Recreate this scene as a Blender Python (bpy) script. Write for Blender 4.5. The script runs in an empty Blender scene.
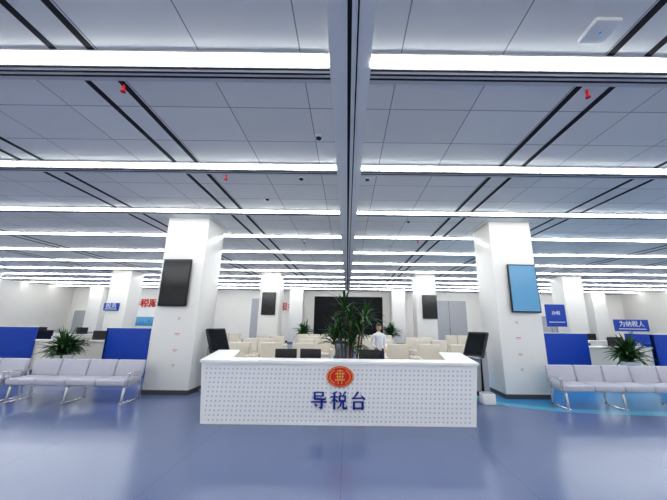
import bpy, bmesh, math, random
from mathutils import Vector, Matrix, Euler
random.seed(7)
scene=bpy.context.scene
scene.view_settings.view_transform='Standard'
try: scene.view_settings.look='Medium High Contrast'
except Exception as e: print('look',e)
scene.view_settings.exposure=.12
H=4.35
ZOOM=None
# ------------------------------------------------------------ materials
def mat(name,col,rough=.5,metal=0,emit=None,es=0,noise=0,nscale=5,spec=.5,coat=0):
    m=bpy.data.materials.new(name); m.use_nodes=True
    nt=m.node_tree; b=nt.nodes['Principled BSDF']
    b.inputs['Base Color'].default_value=(*col,1)
    b.inputs['Roughness'].default_value=rough
    b.inputs['Metallic'].default_value=metal
    b.inputs['Specular IOR Level'].default_value=spec
    b.inputs['Coat Weight'].default_value=coat
    if emit:
        b.inputs['Emission Color'].default_value=(*emit,1); b.inputs['Emission Strength'].default_value=es
    if noise:
        tc=nt.nodes.new('ShaderNodeTexCoord'); n=nt.nodes.new('ShaderNodeTexNoise'); n.inputs['Scale'].default_value=nscale
        n.inputs['Detail'].default_value=4
        nt.links.new(tc.outputs['Object'],n.inputs['Vector'])
        r=nt.nodes.new('ShaderNodeMix'); r.data_type='RGBA'
        r.inputs['A'].default_value=(*[c*(1-noise) for c in col],1); r.inputs['B'].default_value=(*[min(1,c*(1+noise)) for c in col],1)
        nt.links.new(n.outputs['Fac'],r.inputs['Factor']); nt.links.new(r.outputs['Result'],b.inputs['Base Color'])
    return m
def mnode(nt,op,a,b=None,c=None):
    n=nt.nodes.new('ShaderNodeMath'); n.operation=op
    for i,v in enumerate((a,b,c)):
        if v is None: continue
        if isinstance(v,(int,float)): n.inputs[i].default_value=v
        else: nt.links.new(v,n.inputs[i])
    return n.outputs[0]
M={}
M['white']=mat('white_paint',(.82,.83,.82),.35,noise=.02)
M['pillar']=mat('pillar_cladding',(.80,.79,.76),.3,noise=.02,nscale=2)
M['wall']=mat('wall_paint',(.80,.78,.74),.6,noise=.03,nscale=1)
M['wallgrey']=mat('wall_panel_grey',(.42,.43,.45),.5,noise=.03)
M['black']=mat('black_plastic',(.012,.012,.015),.3)
M['slot']=mat('slot_black',(.015,.015,.02),.8)
M['skirt']=mat('skirting_dark',(.06,.06,.07),.4)
M['screen']=mat('screen_off',(.01,.012,.015),.12)
M['ledscreen']=mat('led_wall_matte',(.010,.012,.014),.6,spec=.2)
M['screenblue']=mat('screen_blue',(.05,.14,.25),.15,emit=(.10,.27,.44),es=.6)
M['blue']=mat('blue_laminate',(.008,.06,.40),.4,noise=.05)
M['navy']=mat('navy_letters',(.008,.025,.25),.35)
M['red']=mat('red_enamel',(.62,.02,.015),.35)
M['pink']=mat('notice_pink',(.62,.25,.25),.5)
M['gold']=mat('gold_metal',(.85,.52,.12),.35,.3)
M['steel']=mat('steel',(.62,.63,.66),.25,.9)
M['grey']=mat('kiosk_grey',(.35,.36,.39),.4)
M['lilac']=mat('lilac_upholstery',(.46,.46,.53),.5,noise=.06,nscale=20)
M['cream']=mat('cream_laminate',(.78,.74,.66),.45,noise=.03)
M['beige']=mat('beige_fabric',(.66,.61,.53),.8,noise=.08,nscale=15)
M['leaf']=mat('leaf_green',(.04,.12,.03),.45,noise=.4,nscale=9)
M['leafdark']=mat('leaf_dark',(.022,.075,.02),.5,noise=.4,nscale=9)
M['bark']=mat('bark',(.16,.10,.06),.8,noise=.3,nscale=30)
M['soil']=mat('soil',(.04,.03,.02),.9,noise=.3,nscale=30)
M['pot']=mat('pot_ceramic',(.75,.75,.74),.25,noise=.02)
M['strip']=mat('led_strip',(1,1,1),.5,emit=(.98,1,.98),es=15)
M['skin']=mat('skin',(.72,.48,.36),.5,noise=.04)
M['hair']=mat('hair',(.015,.012,.01),.4,noise=.3,nscale=60)
M['shirt']=mat('shirt_white',(.85,.86,.9),.7,noise=.02)
M['trouser']=mat('trouser_dark',(.03,.035,.06),.7,noise=.1)
M['cyan']=mat('cyan_vinyl',(.07,.36,.56),.25,noise=.05,nscale=1)
M['bluefl']=mat('blue_vinyl',(.05,.25,.50),.25,noise=.05,nscale=1)
M['grille']=mat('grille_white',(.6,.6,.6),.4)
M['lip']=mat('lips',(.5,.15,.13),.5)
# floor
def floor_mat():
    m=bpy.data.materials.new('floor_vinyl'); m.use_nodes=True; nt=m.node_tree; b=nt.nodes['Principled BSDF']
    tc=nt.nodes.new('ShaderNodeTexCoord')
    n=nt.nodes.new('ShaderNodeTexNoise'); n.inputs['Scale'].default_value=.35; n.inputs['Detail'].default_value=3
    n2=nt.nodes.new('ShaderNodeTexNoise'); n2.inputs['Scale'].default_value=60; n2.inputs['Detail'].default_value=3
    nt.links.new(tc.outputs['Object'],n.inputs['Vector']); nt.links.new(tc.outputs['Object'],n2.inputs['Vector'])
    s=mnode(nt,'ADD',mnode(nt,'MULTIPLY',n.outputs['Fac'],.5),mnode(nt,'MULTIPLY',n2.outputs['Fac'],.5))
    r=nt.nodes.new('ShaderNodeMix'); r.data_type='RGBA'
    r.inputs['A'].default_value=(.105,.14,.26,1); r.inputs['B'].default_value=(.155,.195,.345,1)
    nt.links.new(s,r.inputs['Factor'])
    sep=nt.nodes.new('ShaderNodeSeparateXYZ'); nt.links.new(tc.outputs['Object'],sep.inputs[0])
    fx=mnode(nt,'FRACT',mnode(nt,'DIVIDE',mnode(nt,'ADD',sep.outputs[0],50.05),2.0))
    seam=mnode(nt,'LESS_THAN',fx,.003)
    r2=nt.nodes.new('ShaderNodeMix'); r2.data_type='RGBA'
    nt.links.new(r.outputs['Result'],r2.inputs['A']); r2.inputs['B'].default_value=(.09,.12,.22,1)
    nt.links.new(seam,r2.inputs['Factor'])
    nt.links.new(r2.outputs['Result'],b.inputs['Base Color'])
    b.inputs['Roughness'].default_value=.2
    return m
M['floor']=floor_mat()
def ceil_mat():
    m=bpy.data.materials.new('ceiling_panels'); m.use_nodes=True; nt=m.node_tree; b=nt.nodes['Principled BSDF']
    tc=nt.nodes.new('ShaderNodeTexCoord'); sep=nt.nodes.new('ShaderNodeSeparateXYZ'); nt.links.new(tc.outputs['Object'],sep.inputs[0])
    ux=mnode(nt,'DIVIDE',mnode(nt,'ADD',sep.outputs[0],102.5-.51),1.025)
    uy=mnode(nt,'DIVIDE',mnode(nt,'ADD',sep.outputs[1],73.333*1-2.57+2.2*10-.733*0),.73333)
    lx=mnode(nt,'LESS_THAN',mnode(nt,'FRACT',ux),.012); ly=mnode(nt,'LESS_THAN',mnode(nt,'FRACT',uy),.016)
    seam=mnode(nt,'MAXIMUM',lx,ly)
    cmb=nt.nodes.new('ShaderNodeCombineXYZ'); nt.links.new(mnode(nt,'FLOOR',ux),cmb.inputs[0]); nt.links.new(mnode(nt,'FLOOR',uy),cmb.inputs[1])
    w=nt.nodes.new('ShaderNodeTexWhiteNoise'); nt.links.new(cmb.outputs[0],w.inputs['Vector'])
    r=nt.nodes.new('ShaderNodeMix'); r.data_type='RGBA'
    r.inputs['A'].default_value=(.77,.77,.74,1); r.inputs['B'].default_value=(.83,.83,.80,1)
    nt.links.new(w.outputs['Value'],r.inputs['Factor'])
    r2=nt.nodes.new('ShaderNodeMix'); r2.data_type='RGBA'; nt.links.new(r.outputs['Result'],r2.inputs['A'])
    r2.inputs['B'].default_value=(.33,.33,.33,1); nt.links.new(seam,r2.inputs['Factor'])
    nt.links.new(r2.outputs['Result'],b.inputs['Base Color']); b.inputs['Roughness'].default_value=.6
    return m
M['ceil']=ceil_mat()
def perf_mat():
    m=bpy.data.materials.new('perforated_white'); m.use_nodes=True; nt=m.node_tree; b=nt.nodes['Principled BSDF']
    tc=nt.nodes.new('ShaderNodeTexCoord'); sep=nt.nodes.new('ShaderNodeSeparateXYZ'); nt.links.new(tc.outputs['Object'],sep.inputs[0])
    s=.075
    u=mnode(nt,'ADD',sep.outputs[0],sep.outputs[1])
    a=mnode(nt,'SUBTRACT',mnode(nt,'FRACT',mnode(nt,'DIVIDE',mnode(nt,'ADD',u,50),s)),.5)
    c=mnode(nt,'SUBTRACT',mnode(nt,'FRACT',mnode(nt,'DIVIDE',mnode(nt,'ADD',sep.outputs[2],50),s)),.5)
    d=mnode(nt,'SQRT',mnode(nt,'ADD',mnode(nt,'MULTIPLY',a,a),mnode(nt,'MULTIPLY',c,c)))
    f=mnode(nt,'LESS_THAN',d,.21)
    r=nt.nodes.new('ShaderNodeMix'); r.data_type='RGBA'
    r.inputs['A'].default_value=(.82,.83,.84,1); r.inputs['B'].default_value=(.52,.55,.62,1)
    nt.links.new(f,r.inputs['Factor']); nt.links.new(r.outputs['Result'],b.inputs['Base Color'])
    b.inputs['Roughness'].default_value=.4
    return m
M['perf']=perf_mat()
# ------------------------------------------------------------ mesh builder
class MB:
    def __init__(s): s.bm=bmesh.new(); s.mats=[]
    def mi(s,k):
        if k not in s.mats: s.mats.append(k)
        return s.mats.index(k)
    def _fin(s,verts,k,bev=0,seg=2):
        i=s.mi(k); fs=set(f for v in verts for f in v.link_faces)
        for f in fs: f.material_index=i
        if bev:
            es=list(set(e for f in fs for e in f.edges))
            r=bmesh.ops.bevel(s.bm,geom=es,offset=bev,segments=seg,affect='EDGES',profile=.5)
            for f in r['faces']: f.material_index=i
    def box(s,c,d,k,rot=(0,0,0),bev=0,seg=2,M0=None):
        mt=Matrix.Translation(c)@Euler(rot).to_matrix().to_4x4()@Matrix.Diagonal((d[0],d[1],d[2],1))
        if M0: mt=M0@mt
        r=bmesh.ops.create_cube(s.bm,size=1,matrix=mt); s._fin(r['verts'],k,bev,seg)
    def b2(s,a,b,k,bev=0):
        s.box([(a[i]+b[i])/2 for i in range(3)],[abs(b[i]-a[i]) for i in range(3)],k,bev=bev)
    def cyl(s,c,r,h,k,rot=(0,0,0),r2=None,n=24,M0=None):
        mt=Matrix.Translation(c)@Euler(rot).to_matrix().to_4x4()
        if M0: mt=M0@mt
        q=bmesh.ops.create_cone(s.bm,cap_ends=True,segments=n,radius1=r,radius2=r if r2 is None else r2,depth=h,matrix=mt); s._fin(q['verts'],k)
    def sph(s,c,r,k,sc=(1,1,1),n=16):
        mt=Matrix.Translation(c)@Matrix.Diagonal((*sc,1))
        q=bmesh.ops.create_uvsphere(s.bm,u_segments=n,v_segments=n//2+2,radius=r,matrix=mt); s._fin(q['verts'],k)
    def hexa(s,p,k):
        v=[s.bm.verts.new(q) for q in p]
        i=s.mi(k)
        for f in ((3,2,1,0),(4,5,6,7),(0,1,5,4),(1,2,6,5),(2,3,7,6),(3,0,4,7)):
            fc=s.bm.faces.new([v[j] for j in f]); fc.material_index=i
    def face(s,p,k):
        fc=s.bm.faces.new([s.bm.verts.new(q) for q in p]); fc.material_index=s.mi(k)
    def leaf(s,base,az,el,L,w,droop,k,seg=5,fold=.25):
        p=Vector(base); d=Vector((math.cos(az)*math.cos(el),math.sin(az)*math.cos(el),math.sin(el)))
        side=Vector((-math.sin(az),math.cos(az),0)); prev=None; i=s.mi(k)
        for j in range(seg+1):
            t=j/seg; ww=w*math.sin(math.pi*min(.98,(.12+.86*t)))**.8
            a=s.bm.verts.new(p+side*ww/2+Vector((0,0,ww*fold))); m_=s.bm.verts.new(p); b=s.bm.verts.new(p-side*ww/2+Vector((0,0,ww*fold)))
            if prev:
                for q in ((prev[0],prev[1],m_,a),(prev[1],prev[2],b,m_)):
                    f=s.bm.faces.new(q); f.material_index=i; f.smooth=True
            prev=(a,m_,b)
            p=p+d*(L/seg); d=(d+Vector((0,0,-droop/seg))).normalized()
    def build(s,name,smooth=True,parent=None,loc=None,rotz=0):
        bmesh.ops.recalc_face_normals(s.bm,faces=s.bm.faces) 
        me=bpy.data.meshes.new(name); s.bm.to_mesh(me); s.bm.free()
        for k in s.mats: me.materials.append(M[k])
        if smooth:
            for p in me.polygons: p.use_smooth=True
            try: me.set_sharp_from_angle(angle=math.radians(38))
            except Exception: pass
        o=bpy.data.objects.new(name,me); scene.collection.objects.link(o)
        if loc: o.location=loc
        o.rotation_euler[2]=rotz
        if parent: o.parent=parent
        return o
def text(body,size,loc,k,name,parent=None,rot=(math.pi/2,0,0),ext=.01,off=0,align='CENTER',sp=1):
    c=bpy.data.curves.new(name,'FONT'); c.body=body; c.size=size; c.align_x=align; c.align_y='CENTER'; c.extrude=ext; c.offset=off; c.space_character=sp
    c.materials.append(M[k]); o=bpy.data.objects.new(name,c); o.location=loc; o.rotation_euler=rot
    scene.collection.objects.link(o)
    if parent: o.parent=parent
    return o
# ------------------------------------------------------------ room
X0,X1,Y0,Y1=-24,24,-6,26.5
b=MB(); b.b2((X0,Y0,-.1),(X1,Y1,0),'floor'); b.build('floor',False)
b=MB(); b.b2((X0,Y0,H),(X1,Y1,H+.1),'ceil'); b.build('ceiling',False)
b=MB(); b.b2((X0,Y1,0),(X1,Y1+.1,H),'wall'); wb=b.build('wall_back',False)
b=MB(); b.b2((X0-.1,Y0,0),(X0,Y1,H),'wall'); b.build('wall_left',False)
b=MB(); b.b2((X1,Y0,0),(X1+.1,Y1,H),'wall'); b.build('wall_right',False)
b=MB(); b.b2((X0,Y0-.1,0),(X1,Y0,.15),'wall'); b.b2((X0,Y0-.1,3.9),(X1,Y0,H),'wall')  # unseen wall behind camera; wide opening added so world light fills the ceiling
for i in range(17):
    x=X0+.05+i*(X1-X0-.1)/16; b.b2((x-.05,Y0-.1,.15),(x+.05,Y0,3.9),'steel')
b.build('wall_front_fill_opening',False)
b=MB(); b.b2((X0,Y1-.02,0),(X1,Y1,.12),'skirt'); b.build('baseboard_back',False)
b=MB(); b.b2((X0,Y0,0),(X0+.02,Y1,.12),'skirt'); b.build('baseboard_left',False)
b=MB(); b.b2((X1-.02,Y0,0),(X1,Y1,.12),'skirt'); b.build('baseboard_right',False)
b=MB()
def band(f0,f1,k,z,xs):
    for i in range(len(xs)-1):
        a,c=xs[i],xs[i+1]
        b.face([(a,f0(a),z),(c,f0(c),z),(c,f1(c),z),(a,f1(a),z)],k)
lo=lambda x: 6.35+1.6*math.exp(-((x-2.6)/.9))
xs=[2.6+.25*i for i in range(0,40)]
xs=[x for x in xs if x<12.2]
band(lambda x:lo(x),lambda x:lo(x)+.3,'cyan',.003,xs)
band(lambda x:lo(x)+.3,lambda x:13,'bluefl',.003,xs)
b.build('floor_inlay',False)
b=MB()
b.b2((-.21,Y0,H-.05),(-.03,Y1,H),'white'); b.b2((-.03,Y0,H-.02),(.01,Y1,H),'slot'); b.b2((.01,Y0,H-.04),(.21,Y1,H),'white')
b.b2((.06,Y0,H-.045),(.075,Y1,H-.04),'slot')
b.build('trim_1',False)
n=2
for sx in (-1,1):
    b=MB()
    for c in (2.62,3.0,5.28,5.66,10.75,11.13,13.48,13.86,18.9,19.3):
        b.b2((sx*c-.035,Y0,H-.006),(sx*c+.035,Y1,H),'slot')
    b.build('trim_%d'%n,False); n+=1
for i in range(-3,11):
    y=2.57+2.2*i
    for sx in (-1,1):
        b=MB(); x0,x1=sorted((sx*.22,sx*23.9))
        b.b2((x0,y-.09,H-.02),(x1,y+.30,H),'grille')
        b.b2((x0,y-.045,H-.05),(x1,y+.045,H-.02),'strip')
        for t in (.11,.17,.23):
            b.b2((x0,y+t-.012,H-.024),(x1,y+t+.012,H-.02),'slot')
        b.build('ceiling_light_strip',False)
def dome(x,y,k='white',r=.06):
    b=MB(); b.cyl((0,0,-.015),r,.03,k); b.sph((0,0,-.03),r*.7,'black' if k=='white' else k,(1,1,.8)); b.build('ceiling_camera',loc=(x,y,H))
for x,y in ((-.45,3.9),(.35,5.2),(-.9,5.2),(1.6,7.6),(-1.8,6.2),(-1.5,9.9)): dome(x,y)
b=MB(); b.box((0,0,-.025),(.24,.24,.05),'white',bev=.02); b.cyl((0,0,-.052),.012,.004,'screenblue',n=12); b.build('wireless_access_point',loc=(2.28,2.2,H))
for x,y in ((-2.62,2.95),(2.75,2.95),(-2.3,5.15),(2.3,9.55)):
    b=MB(); b.cyl((0,0,-.03),.015,.06,'red',n=10); b.cyl((0,0,-.075),.028,.045,'red',r2=.013,n=10); b.build('sprinkler_head',loc=(x,y,H))
# ------------------------------------------------------------ pillars
def pillar(cx,y0,w=1.08,d=1.0,y=None):
    b=MB()
    b.box((0,d/2,H/2),(w,d,H),'pillar',bev=.015)
    b.box((0,d/2,.05),(w+.02,d+.02,.10),'skirt')
    return b.build('pillar',loc=(cx,y0,0))
for cx in (-12.5,-4.24,4.28,12.5): pillar(cx,7.6)
for cx in (-20.7,-12.5,-4.25,4.3,12.4,20.7): pillar(cx,16.5)
for cx in (-12.5,-4.2,4.2,12.5,-20.7,20.7): pillar(cx,24.9)
for cx in (-12.5,-4.24,4.28,12.5): pillar(cx,-1.9)
for cx,sx in ((-4.24,1),(4.28,-1)):
    b=MB()
    for z,w in ((1.75,.07),(1.38,.12),(1.0,.10),(.66,.07)):
        b.box((0,0,z),(w,.006,.018),'pink'); b.box((0,.001,z-.035),(w*.7,.005,.012),'pink')
    b.build('pillar_notice',loc=(cx+.1*sx,7.596,0))
def display(x,y,z,w,h,k,rz=0):
    b=MB(); b.box((0,-.035,0),(w,.05,h),'black',bev=.008); b.box((0,-.063,0),(w-.05,.006,h-.06),k)
    b.box((0,-.005,0),(w*.4,.03,h*.3),'steel')
    return b.build('wall_display',loc=(x,y,z),rotz=rz)
display(-4.33,7.57,2.62,.72,1.18,'screen',rz=-.06)
display(4.42,7.57,2.58,.74,1.20,'screenblue',rz=.06)
display(-4.25,16.48,2.62,.75,1.2,'screen'); display(4.45,16.48,2.55,.8,1.25,'screen')
# ------------------------------------------------------------ reception desk
b=MB(); HT=1.03; x0,x1=-2.46,2.2; t0,t1=-2.52,2.27
yb,yt,ye=5.62,5.55,7.45; ex0,ex1=-2.95,2.6
def lerp(a,c,t): return a+(c-a)*t
def fr(t): return (lerp(x0,t0,t),lerp(x1,t1,t),lerp(yb,yt,t))
def slabfront(za,zb,k,off=0):
    a=fr(za/HT); c=fr(zb/HT)
    b.hexa([(a[0],a[2]-off,za),(a[1],a[2]-off,za),(a[1],a[2]+.06,za),(a[0],a[2]+.06,za),(c[0],c[2]-off,zb),(c[1],c[2]-off,zb),(c[1],c[2]+.06,zb),(c[0],c[2]+.06,zb)],k)
slabfront(0,.05,'white',.006); slabfront(.05,.95,'perf'); slabfront(.95,HT-.04,'white',.006)
for s in (0,1):
    a=fr(0); c=fr(1); sg=1 if s==0 else -1
    xa,xc=a[s],c[s]; e=(ex0,ex1)[s]
    b.hexa([(xa-.004*sg,a[2]-.006,0),(xa+.07*sg,a[2]-.006,0),(xa+.07*sg,a[2]+.07,0),(xa-.004*sg,a[2]+.07,0),(xc-.004*sg,c[2]-.006,HT-.04),(xc+.07*sg,c[2]-.006,HT-.04),(xc+.07*sg,c[2]+.07,HT-.04),(xc-.004*sg,c[2]+.07,HT-.04)],'white')
    b.hexa([(xa,a[2],0),(xa+.06*sg,a[2],0),(e+.06*sg,ye,0),(e,ye,0),(xc,c[2],HT-.04),(xc+.06*sg,c[2],HT-.04),(e+.06*sg,ye,HT-.04),(e-.05*sg,ye,HT-.04)],'perf')
    b.hexa([(xc-.03*sg,c[2]-.03,HT-.04),(xc+.5*sg,c[2]-.03,HT-.04),(e+.42*sg,ye,HT-.04),(e-.07*sg,ye,HT-.04),(xc-.03*sg,c[2]-.03,HT),(xc+.5*sg,c[2]-.03,HT),(e+.42*sg,ye,HT),(e-.07*sg,ye,HT)],'white')
    b.b2((xc+.2*sg,6.0,.71),(xc+.85*sg,7.3,.75),'cream')
b.b2((t0+.2,yt-.031,HT-.041),(t1-.2,yt+.40,HT+.001),'white')
b.b2((t0+.3,yt+.35,.71),(t1-.3,yt+1.05,.75),'cream')
b.b2((t0+.5,yt+.98,0),(t0+.55,yt+1.03,.71),'steel'); b.b2((t1-.55,yt+.98,0),(t1-.5,yt+1.03,.71),'steel')
desk=b.build('reception_desk',False)
yf=lambda z: fr(z/HT)[2]
# raised lettering, brush-stroke (song style) glyphs built from tapered strokes
G=[
 [[(25,90,7),(76,90,7)],[(72,92,12),(72,68,12)],[(25,71,7),(74,71,7)],[(25,92,12),(25,57,12)],[(21,56,10),(84,54,10)],[(85,52,10),(88,68,2)],
  [(4,40,7),(95,40,7)],[(88,44,1),(95,40,6)],[(66,52,13),(66,6,12)],[(67,5,10),(50,13,1)],[(26,32,2),(38,18,12)]],
 [[(40,94,10),(10,84,2)],[(4,67,7),(46,67,7)],[(26,88,12),(26,2,12)],[(27,64,9),(4,30,2)],[(28,56,3),(44,42,11)],
  [(55,95,3),(63,80,12)],[(90,96,11),(76,76,2)],[(56,73,7),(88,73,7)],[(56,75,11),(56,42,11)],[(87,75,11),(87,42,11)],[(56,48,7),(88,48,7)],
  [(66,46,11),(62,24,9),(42,4,2)],[(77,46,11),(77,10,11)],[(74,8,10),(96,8,10)],[(96,5,9),(97,24,2)]],
 [[(50,96,12),(38,78,9),(20,60,4)],[(14,60,8),(84,63,7)],[(64,80,2),(88,54,14)],[(24,42,7),(78,42,7)],[(26,45,12),(26,2,12)],[(75,45,12),(75,2,12)],[(26,9,7),(76,9,7)]]]
b=MB(); sz=.30/100; ki=b.mi('navy')
for gi,g in enumerate(G):
    ox=(gi-1)*.335-.15; oz=-.15
    for si,st in enumerate(g):
        dpt=.012+.0006*si
        for q in range(len(st)-1):
            (xa,za,wa),(xb2,zb2,wb2)=st[q],st[q+1]
            d=Vector((xb2-xa,zb2-za)).normalized(); nn=Vector((-d.y,d.x))
            pts=[(xa+nn.x*wa/2,za+nn.y*wa/2),(xb2+nn.x*wb2/2,zb2+nn.y*wb2/2),(xb2-nn.x*wb2/2,zb2-nn.y*wb2/2),(xa-nn.x*wa/2,za-nn.y*wa/2)]
            b.hexa([(ox+p[0]*sz,-dpt,oz+p[1]*sz) for p in pts]+[(ox+p[0]*sz,.012,oz+p[1]*sz) for p in pts],'navy')
b.build('lettering',False,parent=desk,loc=(-.13,yf(.40)-.006,.40))
b=MB()
def disc(rx,rz,y,k,n=40,hole=0):
    i=b.mi(k)
    o=[b.bm.verts.new((rx*math.cos(2*math.pi*j/n),y,rz*math.sin(2*math.pi*j/n))) for j in range(n)]
    o2=[b.bm.verts.new((rx*math.cos(2*math.pi*j/n),y+.02,rz*math.sin(2*math.pi*j/n))) for j in range(n)]
    b.bm.faces.new(o).material_index=i
    for j in range(n): b.bm.faces.new((o[j],o2[j],o2[(j+1)%n],o[(j+1)%n])).material_index=i
disc(.235,.17,0,'red'); disc(.222,.157,-.002,'gold'); disc(.212,.148,-.004,'red')
for sx in (-1,1):
    for j,r in enumerate((.175,)):
        for t in range(-6,6):
            a0=t*.17; a1=(t+1)*.17
            ca=(sx*r*math.cos(a0),r*.68*math.sin(a0)); cb=(sx*r*math.cos(a1),r*.68*math.sin(a1))
            b.box(((ca[0]+cb[0])/2,-.01,(ca[1]+cb[1])/2),(.010,.01,math.dist(ca,cb)),'gold',rot=(0,math.atan2(cb[0]-ca[0],cb[1]-ca[1]),0))
for z,w in ((.095,.10),(.05,.16),(.0,.13),(-.05,.17)): b.box((0,-.01,z),(w,.012,.014),'gold')
for x in (-.04,.04): b.box((x,-.01,-.02),(.014,.012,.19),'gold',rot=(0,.12*(1 if x>0 else -1),0))
b.box((0,-.01,.04),(.014,.012,.17),'gold')
em=b.build('emblem',False,parent=desk,loc=(-.11,yf(.76)-.02,.78))
def monitor(x,y,z,w=.5,h=.3,rz=0,top='monitor'):
    b=MB(); b.box((0,0,.01),(.22,.16,.02),'black',bev=.004); b.cyl((0,.0,.1),.02,.18,'black',n=10)
    b.box((0,0,.14+h/2),(w,.035,h),'black',bev=.006); b.box((0,.02,.14+h/2),(w-.03,.004,h-.03),'screen')
    return b.build(top,loc=(x,y,z),rotz=rz)
for x,y,r in ((-1.2,6.25,.1),(-.72,6.3,-.1),(.45,6.3,0)): monitor(x,y,.751,.42,.28,r)
def chair(x,y,rz,k='beige',name='office_chair'):
    b=MB()
    for i in range(5):
        a=i*2*math.pi/5; b.box((math.cos(a)*.15,math.sin(a)*.15,.06),(.3,.04,.03),'black',rot=(0,0,a)); b.sph((math.cos(a)*.29,math.sin(a)*.29,.03),.03,'black',n=10)
    b.cyl((0,0,.25),.025,.36,'steel',n=12); b.box((0,0,.46),(.5,.5,.08),k,bev=.03); b.box((0,.24,.8),(.46,.07,.5),k,rot=(-.12,0,0),bev=.03)
    for s in (-1,1): b.box((s*.27,.02,.66),(.05,.3,.03),'black',bev=.008); b.box((s*.27,.02,.55),(.03,.04,.2),'black')
    return b.build(name,loc=(x,y,0),rotz=rz)
# ------------------------------------------------------------ kiosks
def kiosk(x,y,rz):
    b=MB()
    b.box((0,0,.02),(.5,.42,.04),'grey',bev=.01)
    b.hexa([(-.17,-.1,.04),(.17,-.1,.04),(.17,.12,.04),(-.17,.12,.04),(-.14,-.02,1.05),(.14,-.02,1.05),(.14,.1,1.05),(-.14,.1,1.05)],'black')
    b.box((0,-.115,.55),(.24,.02,.8),'grey',rot=(-.085,0,0))
    for s in (-1,1): b.box((s*.175,-.0,.55),(.03,.22,1.0),'grey',rot=(-.04,-.03*s,0),bev=.004)
    b.box((0,-.02,1.2),(.52,.07,.66),'black',rot=(-.55,0,0),bev=.015)
    b.box((0,-.057,1.218),(.44,.01,.56),'screen',rot=(-.55,0,0))
    b.box((0,.022,1.18),(.46,.02,.6),'grey',rot=(-.55,0,0))
    b.box((0,-.2,.92),(.42,.16,.04),'steel',rot=(.1,0,0),bev=.008)
    b.box((0,-.105,.35),(.2,.03,.05),'white',rot=(-.085,0,0))
    return b.build('self_service_kiosk',loc=(x,y,0),rotz=rz)
kiosk(-3.35,8.1,.9); kiosk(3.2,7.75,-.9)
b=MB(); b.box((0,0,.11),(.28,.22,.22),'white',bev=.02); b.box((0,0,.225),(.22,.16,.02),'grey',bev=.005); b.build('storage_box',loc=(3.1,7.15,0))
# ------------------------------------------------------------ benches
def bench(x0,n,y=7.1):
    w=.62; L=n*w; b=MB()
    b.box((L/2,.05,.33),(L-.1,.07,.05),'steel',bev=.005)
    for i in range(n):
        cx=(i+.5)*w
        b.box((cx,-.02,.42),(w-.012,.54,.13),'lilac',bev=.035,seg=3)
        b.box((cx,.27,.635),(w-.012,.09,.36),'lilac',rot=(-.16,0,0),bev=.035,seg=3)
        b.box((cx,.20,.42),(w-.12,.2,.03),'steel')
    for i in range(0,n+1):
        if i%2==0 or i==n:
            cx=min(max(i*w,.06),L-.06)
            for yy in (-.2,.27): b.box((cx,yy,.17),(.045,.035,.34),'steel',rot=(.1 if yy>0 else -.1,0,0),bev=.004)
            b.box((cx,.03,.34),(.05,.5,.04),'steel',bev=.004)
            b.box((cx,.03,.012),(.07,.56,.024),'steel',bev=.004)
    for cx in [0.0,L]:
        b.box((cx,-.02,.59),(.045,.38,.03),'steel',bev=.008); b.box((cx,-.19,.47),(.035,.03,.24),'steel'); b.box((cx,.17,.47),(.035,.03,.24),'steel')
    return b.build('waiting_bench',loc=(x0,y,0))
bench(-4.55-4*.62,4,6.93); bench(-4.55-4*.62-5.1,8,6.93)
bench(4.5,6,6.93); bench(4.5+6*.62+.14,8,6.93)
# ------------------------------------------------------------ service counters
def counter(xa,xb,y,name='service_counter',parts=None,blues=()):
    b=MB(); L=xb-xa
    b.b2((0,0,0),(L,.06,.98),'cream'); b.b2((-.02,-.05,.98),(L+.02,.32,1.02),'white',)
    b.b2((0,.06,.70),(L,.8,.74),'cream'); b.b2((0,-.01,0),(L,0,.10),'skirt')
    b.b2((0,.74,0),(.04,.8,.7),'cream'); b.b2((L-.04,.74,0),(L,.8,.7),'cream')
    for (a,c,h) in blues:
        b.b2((a-xa,-.1,0),(c-xa,-.02,h),'blue',bev=.01); b.b2((a-xa,-.1,0),(a-xa+.06,.9,h),'blue',bev=.01); b.b2((a-xa-.01,-.105,h),(c-xa+.01,-.01,h+.02),'white')
    i=.9
    while i<L-.5:
        b.box((i,.45,.76),(.24,.18,.02),'black'); b.cyl((i,.45,.9),.02,.3,'black',n=8); b.box((i,.45,1.15),(.52,.035,.32),'black',bev=.006); b.box((i,.47,1.15),(.48,.004,.28),'screenblue')
        b.box((i+.6,.2,1.08),(.16,.12,.12),'steel',bev=.01)
        i+=1.9
    return b.build(name,False,loc=(xa,y,0))
counter(-15,-6.4,10.2,blues=[(-15,-13.9,1.42),(-11.6,-10.1,1.42),(-7.8,-6.4,1.42)])
counter(6.35,15,10.2,blues=[(6.35,7.8,1.42),(9.9,11.4,1.42),(13.9,15,1.42)])
counter(-17,-6.6,14.0,blues=[(-17,-16,1.4),(-8.2,-6.8,1.4)])
counter(6.6,17,14.0,blues=[(7,8.4,1.4),(15.8,17,1.4)])
for x in (-13,-9.2,9.0,13): chair(x,11.6,0,'black')
def armchair(x,y,rz=0,w=.8,n=1,name='armchair'):
    b=MB(); W=w*n
    b.box((0,0,.22),(W,.7,.2),'beige',bev=.04); 
    for i in range(n): b.box((-W/2+w*(i+.5),-.03,.37),(w-.03,.62,.14),'beige',bev=.04,seg=3); b.box((-W/2+w*(i+.5),.29,.68),(w-.03,.16,.6),'beige',rot=(-.12,0,0),bev=.05,seg=3)
    for s in (-1,1):
        b.box((s*(W/2+.06),0,.36),(.14,.74,.5),'beige',bev=.05,seg=3)
        for yy in (-.28,.28): b.cyl((s*(W/2-.03),yy,.06),.025,.12,'steel',n=10)
    return b.build(name,loc=(x,y,0),rotz=rz)
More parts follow.
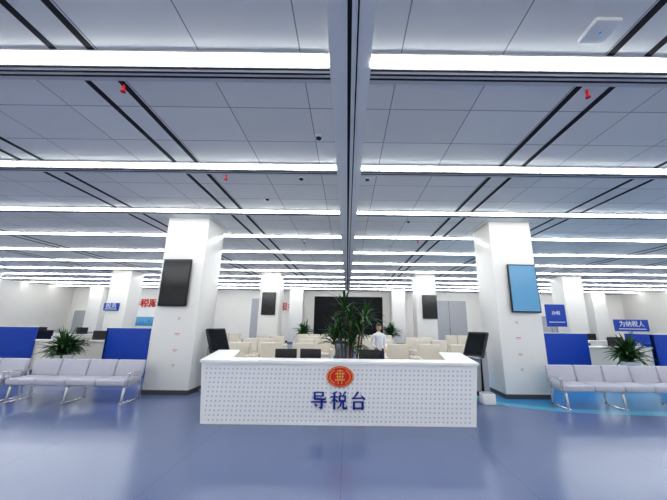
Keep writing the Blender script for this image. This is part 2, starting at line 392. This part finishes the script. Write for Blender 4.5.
for x,y in ((1.75,10.6),(2.85,10.6),(3.95,10.6),(-1.5,10.6),(-2.6,10.6),(-3.7,10.6)): armchair(x,y,0)
for x in (1.3,3.6,-1.4,-3.8,6.6,-6.9):
    for y in (13.2,15.4): armchair(x,y,0,.7,2 if abs(x)<6 else 1,'sofa' if abs(x)<6 else 'armchair')
armchair(1.6,18,0,.7,3,'sofa'); armchair(-1.9,18,0,.7,3,'sofa')
armchair(7,18.6,0,.7,3,'sofa'); armchair(-7.5,18.6,0,.7,3,'sofa')
# ------------------------------------------------------------ plants
def pot(b,r,h):
    b.cyl((0,0,h/2),r*.75,h,'pot',r2=r,n=28); b.cyl((0,0,h-.01),r*1.06,.05,'pot',n=28); b.cyl((0,0,h+.01),r*.92,.02,'soil',n=24)
def bushy(x,y,s=1,name='potted_plant',ph=.5,n=90,top=1.0):
    b=MB(); pot(b,.24*s,ph)
    for i in range(n):
        az=random.uniform(0,2*math.pi); el=random.uniform(.15,1.45)
        base=(random.uniform(-.08,.08)*s,random.uniform(-.08,.08)*s,ph+random.uniform(0,.25)*s)
        b.leaf(base,az,el,random.uniform(.4,.75)*s*top,random.uniform(.06,.10)*s,random.uniform(.5,1.6),random.choice(('leaf','leafdark')))
    return b.build(name,False,loc=(x,y,0))
bushy(-8.3,9.3,.95,ph=.66,n=170); bushy(8.3,9.3,.95,ph=.66,n=170)
def dracaena(x,y):
    b=MB(); pot(b,.27,.55)
    for (sx,sy,h,r) in ((0,0,1.85,.035),(.16,.05,1.5,.03),(-.16,.04,1.5,.03),(.04,-.1,1.2,.03),(-.09,.12,2.1,.03),(.22,-.08,1.85,.025),(-.25,-.05,1.3,.025)):
        tx,ty=sx*1.7,sy*1.7
        v=Vector((tx-sx,ty-sy,h-.5)); mid=Vector(((tx+sx)/2,(ty+sy)/2,(h+.5)/2)); q=v.to_track_quat('Z','Y').to_euler()
        b.cyl(mid,r,v.length,'bark',rot=q,r2=r*.8,n=10)
        for i in range(44):
            az=random.uniform(0,2*math.pi); el=random.uniform(-.1,1.4)
            b.leaf((tx,ty,h-random.uniform(0,.2)),az,el,random.uniform(.42,.68),.05,random.uniform(.7,1.7),random.choice(('leaf','leafdark')))
    return b.build('potted_dracaena',False,loc=(x,y,0))
dracaena(.08,8.3)
for x,y in ((-3.3,23.6),(3.3,23.6)): bushy(x,y,1.5,ph=.6)
bushy(-5.7,11.2,.6,ph=.5)
# ------------------------------------------------------------ back wall features
b=MB(); b.box((0,-.06,0),(5.9,.1,3.5),'black',bev=.02); 
for i in range(4):
    for j in range(3): b.box((-2.2+i*1.45+.02,-.115,-1.13+j*1.13),(1.44,.01,1.12),'ledscreen')
b.build('video_wall',False,loc=(.1,Y1,2.1))
def door(x,w=2.2,h=2.6,i=1,k='wallgrey'):
    b=MB(); b.box((0,-.05,h/2),(w,.06,h),k)
    b.box((0,-.085,h/2),(.02,.01,h-.05),'slot')
    for s in (-1,1): b.box((s*(w/2+.04),-.05,h/2),(.08,.08,h),'white'); b.cyl((s*.12,-.11,1.1),.015,.4,'steel',n=8); b.box((s*.12,-.09,1.28),(.02,.05,.02),'steel'); b.box((s*.12,-.09,.92),(.02,.05,.02),'steel')
    b.box((0,-.05,h+.04),(w+.16,.08,.08),'white')
    b.build('door_%d'%i,False,loc=(x,Y1,0))
door(-7.6,1.4,3.6,1); door(8.8,3.0,3.6,2); door(-22.5,2,2.4,3); door(17.5,2,2.4,4)
b=MB(); 
b.box((0,-.03,0),(4.2,.06,1.6),'white'); b.box((0,-.065,-.35),(4.1,.01,.75),'screenblue'); 
for i in range(16):
    h=random.uniform(.1,.5); b.box((-1.9+i*.25,-.072,-.7+h/2),(.18,.006,h),'bluefl')
mural=b.build('wall_mural',False,loc=(-16.3,Y1,1.9))
text('办税服务 最满意',.75,(-16.0,Y1-.04,3.05),'red','wall_lettering',None,ext=.02,off=.01)
text('为民服务',.7,(-5.9,Y1-.04,2.9),'red','wall_lettering',None,ext=.02,off=.01)
def sign(x,y,z,w,h,t=None,ts=.3,post=False):
    b=MB(); b.box((0,-.03,0),(w,.06,h),'blue',bev=.008); b.box((0,-.062,-h*.3),(w*.8,.004,.03),'white')
    if post: b.box((0,.0,-z/2-h/4),(.06,.04,z-h/2),'steel'); b.box((0,0,-z+.01),(.4,.3,.02),'steel')
    o=b.build('blue_sign',False,loc=(x,y,z))
    if t: text(t,ts,(0,-.065,h*.1),'white','sign_text',o,ext=.004)
    return o
sign(-12.7,16.49,2.35,.8,.4,'税务',.3); sign(10.6,15.6,2.15,1.0,1.1,'办税',.22,True)
sign(12.5,13.6,1.7,1.5,.5,'为纳税人',.28,True)
# ------------------------------------------------------------ person
def person(x,y,rz):
    root=bpy.data.objects.new('person',None); scene.collection.objects.link(root); root.location=(x,y,0); root.rotation_euler[2]=rz
    V=[];E=[];R=[]
    def v(p,r): V.append(p); R.append(r if isinstance(r,tuple) else (r,r)); return len(V)-1
    def ch(a,pts):
        for p,r in pts:
            i=v(p,r); E.append((a,i)); a=i
        return a
    pel=v((0,0,.92),(.155,.105))
    sp=ch(pel,[((0,0,1.06),(.125,.09)),((0,.0,1.2),(.145,.1)),((0,0,1.32),(.13,.085))])
    nk=ch(sp,[((0,.01,1.40),(.055,.055)),((0,0,1.47),(.047,.05))])
    for s in (-1,1):
        ch(pel,[((s*.09,0,.82),(.085,.09)),((s*.095,-.01,.48),(.055,.06)),((s*.095,.01,.28),(.048,.052)),((s*.095,.02,.09),(.035,.035)),((s*.10,-.08,.035),(.036,.03)),((s*.105,-.15,.03),(.03,.02))])
        w=ch(sp,[((s*.165,0,1.33),(.055,.055)),((s*.20,.01,1.2),(.045,.045)),((s*.215,.02,1.06),(.037,.037)),((s*.18,-.11,1.01),(.034,.034)),((s*.13,-.22,.98),(.024,.022))])
        wr=Vector((s*.13,-.22,.98)); d=Vector((-s*.35,-.92,-.18)).normalized(); sd=Vector((-s*.92,.35,0)).normalized()
        pm=ch(w,[(wr+d*.045,(.028,.015)),(wr+d*.08,(.030,.013))])
        for j,(o,l) in enumerate(((.024,.068),(.008,.076),(-.008,.071),(-.024,.056))):
            bs=wr+d*.075+sd*o
            ch(pm,[(bs+d*.01,.0095),(bs+d*l*.5+Vector((0,0,-.006)),.0085),(bs+d*l*.85+Vector((0,0,-.022)),.0075),(bs+d*l+Vector((0,0,-.035)),.0065)])
        ch(w,[(wr+d*.02+sd*.026,.012),(wr+d*.05+sd*.05+Vector((0,0,-.008)),.0105),(wr+d*.075+sd*.058+Vector((0,0,-.015)),.0085)])
    me=bpy.data.meshes.new('b'); me.from_pydata([tuple(p) for p in V],E,[]); ob=bpy.data.objects.new('b',me); scene.collection.objects.link(ob)
    md=ob.modifiers.new('s','SKIN')
    sv=me.skin_vertices[0].data
    for i,r in enumerate(R): sv[i].radius=r; sv[i].use_root=(i==0)
    md.use_smooth_shade=True
    sb=ob.modifiers.new('u','SUBSURF'); sb.levels=2; sb.render_levels=2
    bpy.context.view_layer.update()
    dg=bpy.context.evaluated_depsgraph_get(); m2=bpy.data.meshes.new_from_object(ob.evaluated_get(dg))
    bpy.data.objects.remove(ob)
    m2.materials.clear()
    for k in ('shirt','trouser','skin','black'): m2.materials.append(M[k])
    for p in m2.polygons:
        c=p.center; p.use_smooth=True
        arm=abs(c.x)>.05 and c.y<-.17 and c.z>.85
        if c.z<.07: p.material_index=3
        elif arm or c.z>1.415: p.material_index=2
        elif c.z<.95: p.material_index=1
        else: p.material_index=0
    o=bpy.data.objects.new('body',m2); scene.collection.objects.link(o); o.parent=root
    b=MB()
    r=bmesh.ops.create_uvsphere(b.bm,u_segments=32,v_segments=24,radius=1)
    for q in r['verts']:
        p=q.co; z=p.z
        f=1-.22*max(0,-z)**1.3
        xx=p.x*.074*f; yy=p.y*.092*(1-.12*max(0,-z)); zz=z*.112
        if p.y<0:
            yy-= .016*math.exp(-((p.x/.16)**2+((z+.12)/.16)**2))
            yy+= .007*(math.exp(-(((abs(p.x)-.38)/.17)**2+((z-.08)/.12)**2)))
            yy-= .006*math.exp(-((p.x/.3)**2+((z+.48)/.1)**2))
            yy-= .007*math.exp(-((p.x/.3)**2+((z+.85)/.15)**2))
        q.co=(xx,yy,zz)
    b._fin(r['verts'],'skin')
    for s in (-1,1):
        b.sph((s*.029,-.079,.008),.011,'white',(1.2,.6,.7),n=12); b.sph((s*.029,-.0855,.008),.0048,'black',(1,.5,1),n=10)
        b.box((s*.03,-.088,.03),(.03,.006,.005),'hair'); b.sph((s*.076,.005,-.005),.022,'skin',(.35,.7,1.2),n=12)
    b.sph((0,-.087,-.052),.018,'lip',(1.1,.4,.3),n=12)
    hd=b.build('head',parent=root,loc=(0,-.01,1.555)); hd.rotation_euler=(.12,0,-.15)
    b=MB()
    r=bmesh.ops.create_uvsphere(b.bm,u_segments=40,v_segments=32,radius=1)
    for q in r['verts']:
        p=q.co; q.co=(p.x*.088,p.y*.112+.008,p.z*.126+.008)
    b._fin(r['verts'],'hair')
    dl=[q for q in b.bm.verts if q.co.y<-.02 and q.co.z<.055 ]
    bmesh.ops.delete(b.bm,geom=dl,context='VERTS')
    b.sph((0,.12,.0),.042,'hair',(1,.9,1),n=16)
    b.build('hair',parent=root,loc=(0,-.01,1.555)).rotation_euler=(.12,0,-.15)
    return root
person(.95,9.3,.3)
# ------------------------------------------------------------ world, camera
w=bpy.data.worlds.new('World'); scene.world=w; w.use_nodes=True
w.node_tree.nodes['Background'].inputs[0].default_value=(1,.98,.93,1); w.node_tree.nodes['Background'].inputs[1].default_value=.8
cam=bpy.data.cameras.new('camera'); co=bpy.data.objects.new('camera',cam); scene.collection.objects.link(co)
cam.sensor_width=36; cam.lens=36*300/667; cam.shift_x=-14.5/667; cam.clip_start=.05; cam.clip_end=200
co.matrix_world=Matrix.Translation((0,0,1.7))@Matrix.Rotation(math.radians(90+13.5),4,'X')@Matrix.Rotation(math.radians(.7),4,'Z')
if ZOOM:
    px,py,zf=ZOOM; cam.lens*=zf; cam.shift_x=(px-348)/667*zf; cam.shift_y=-(py-250)/667*zf
scene.camera=co
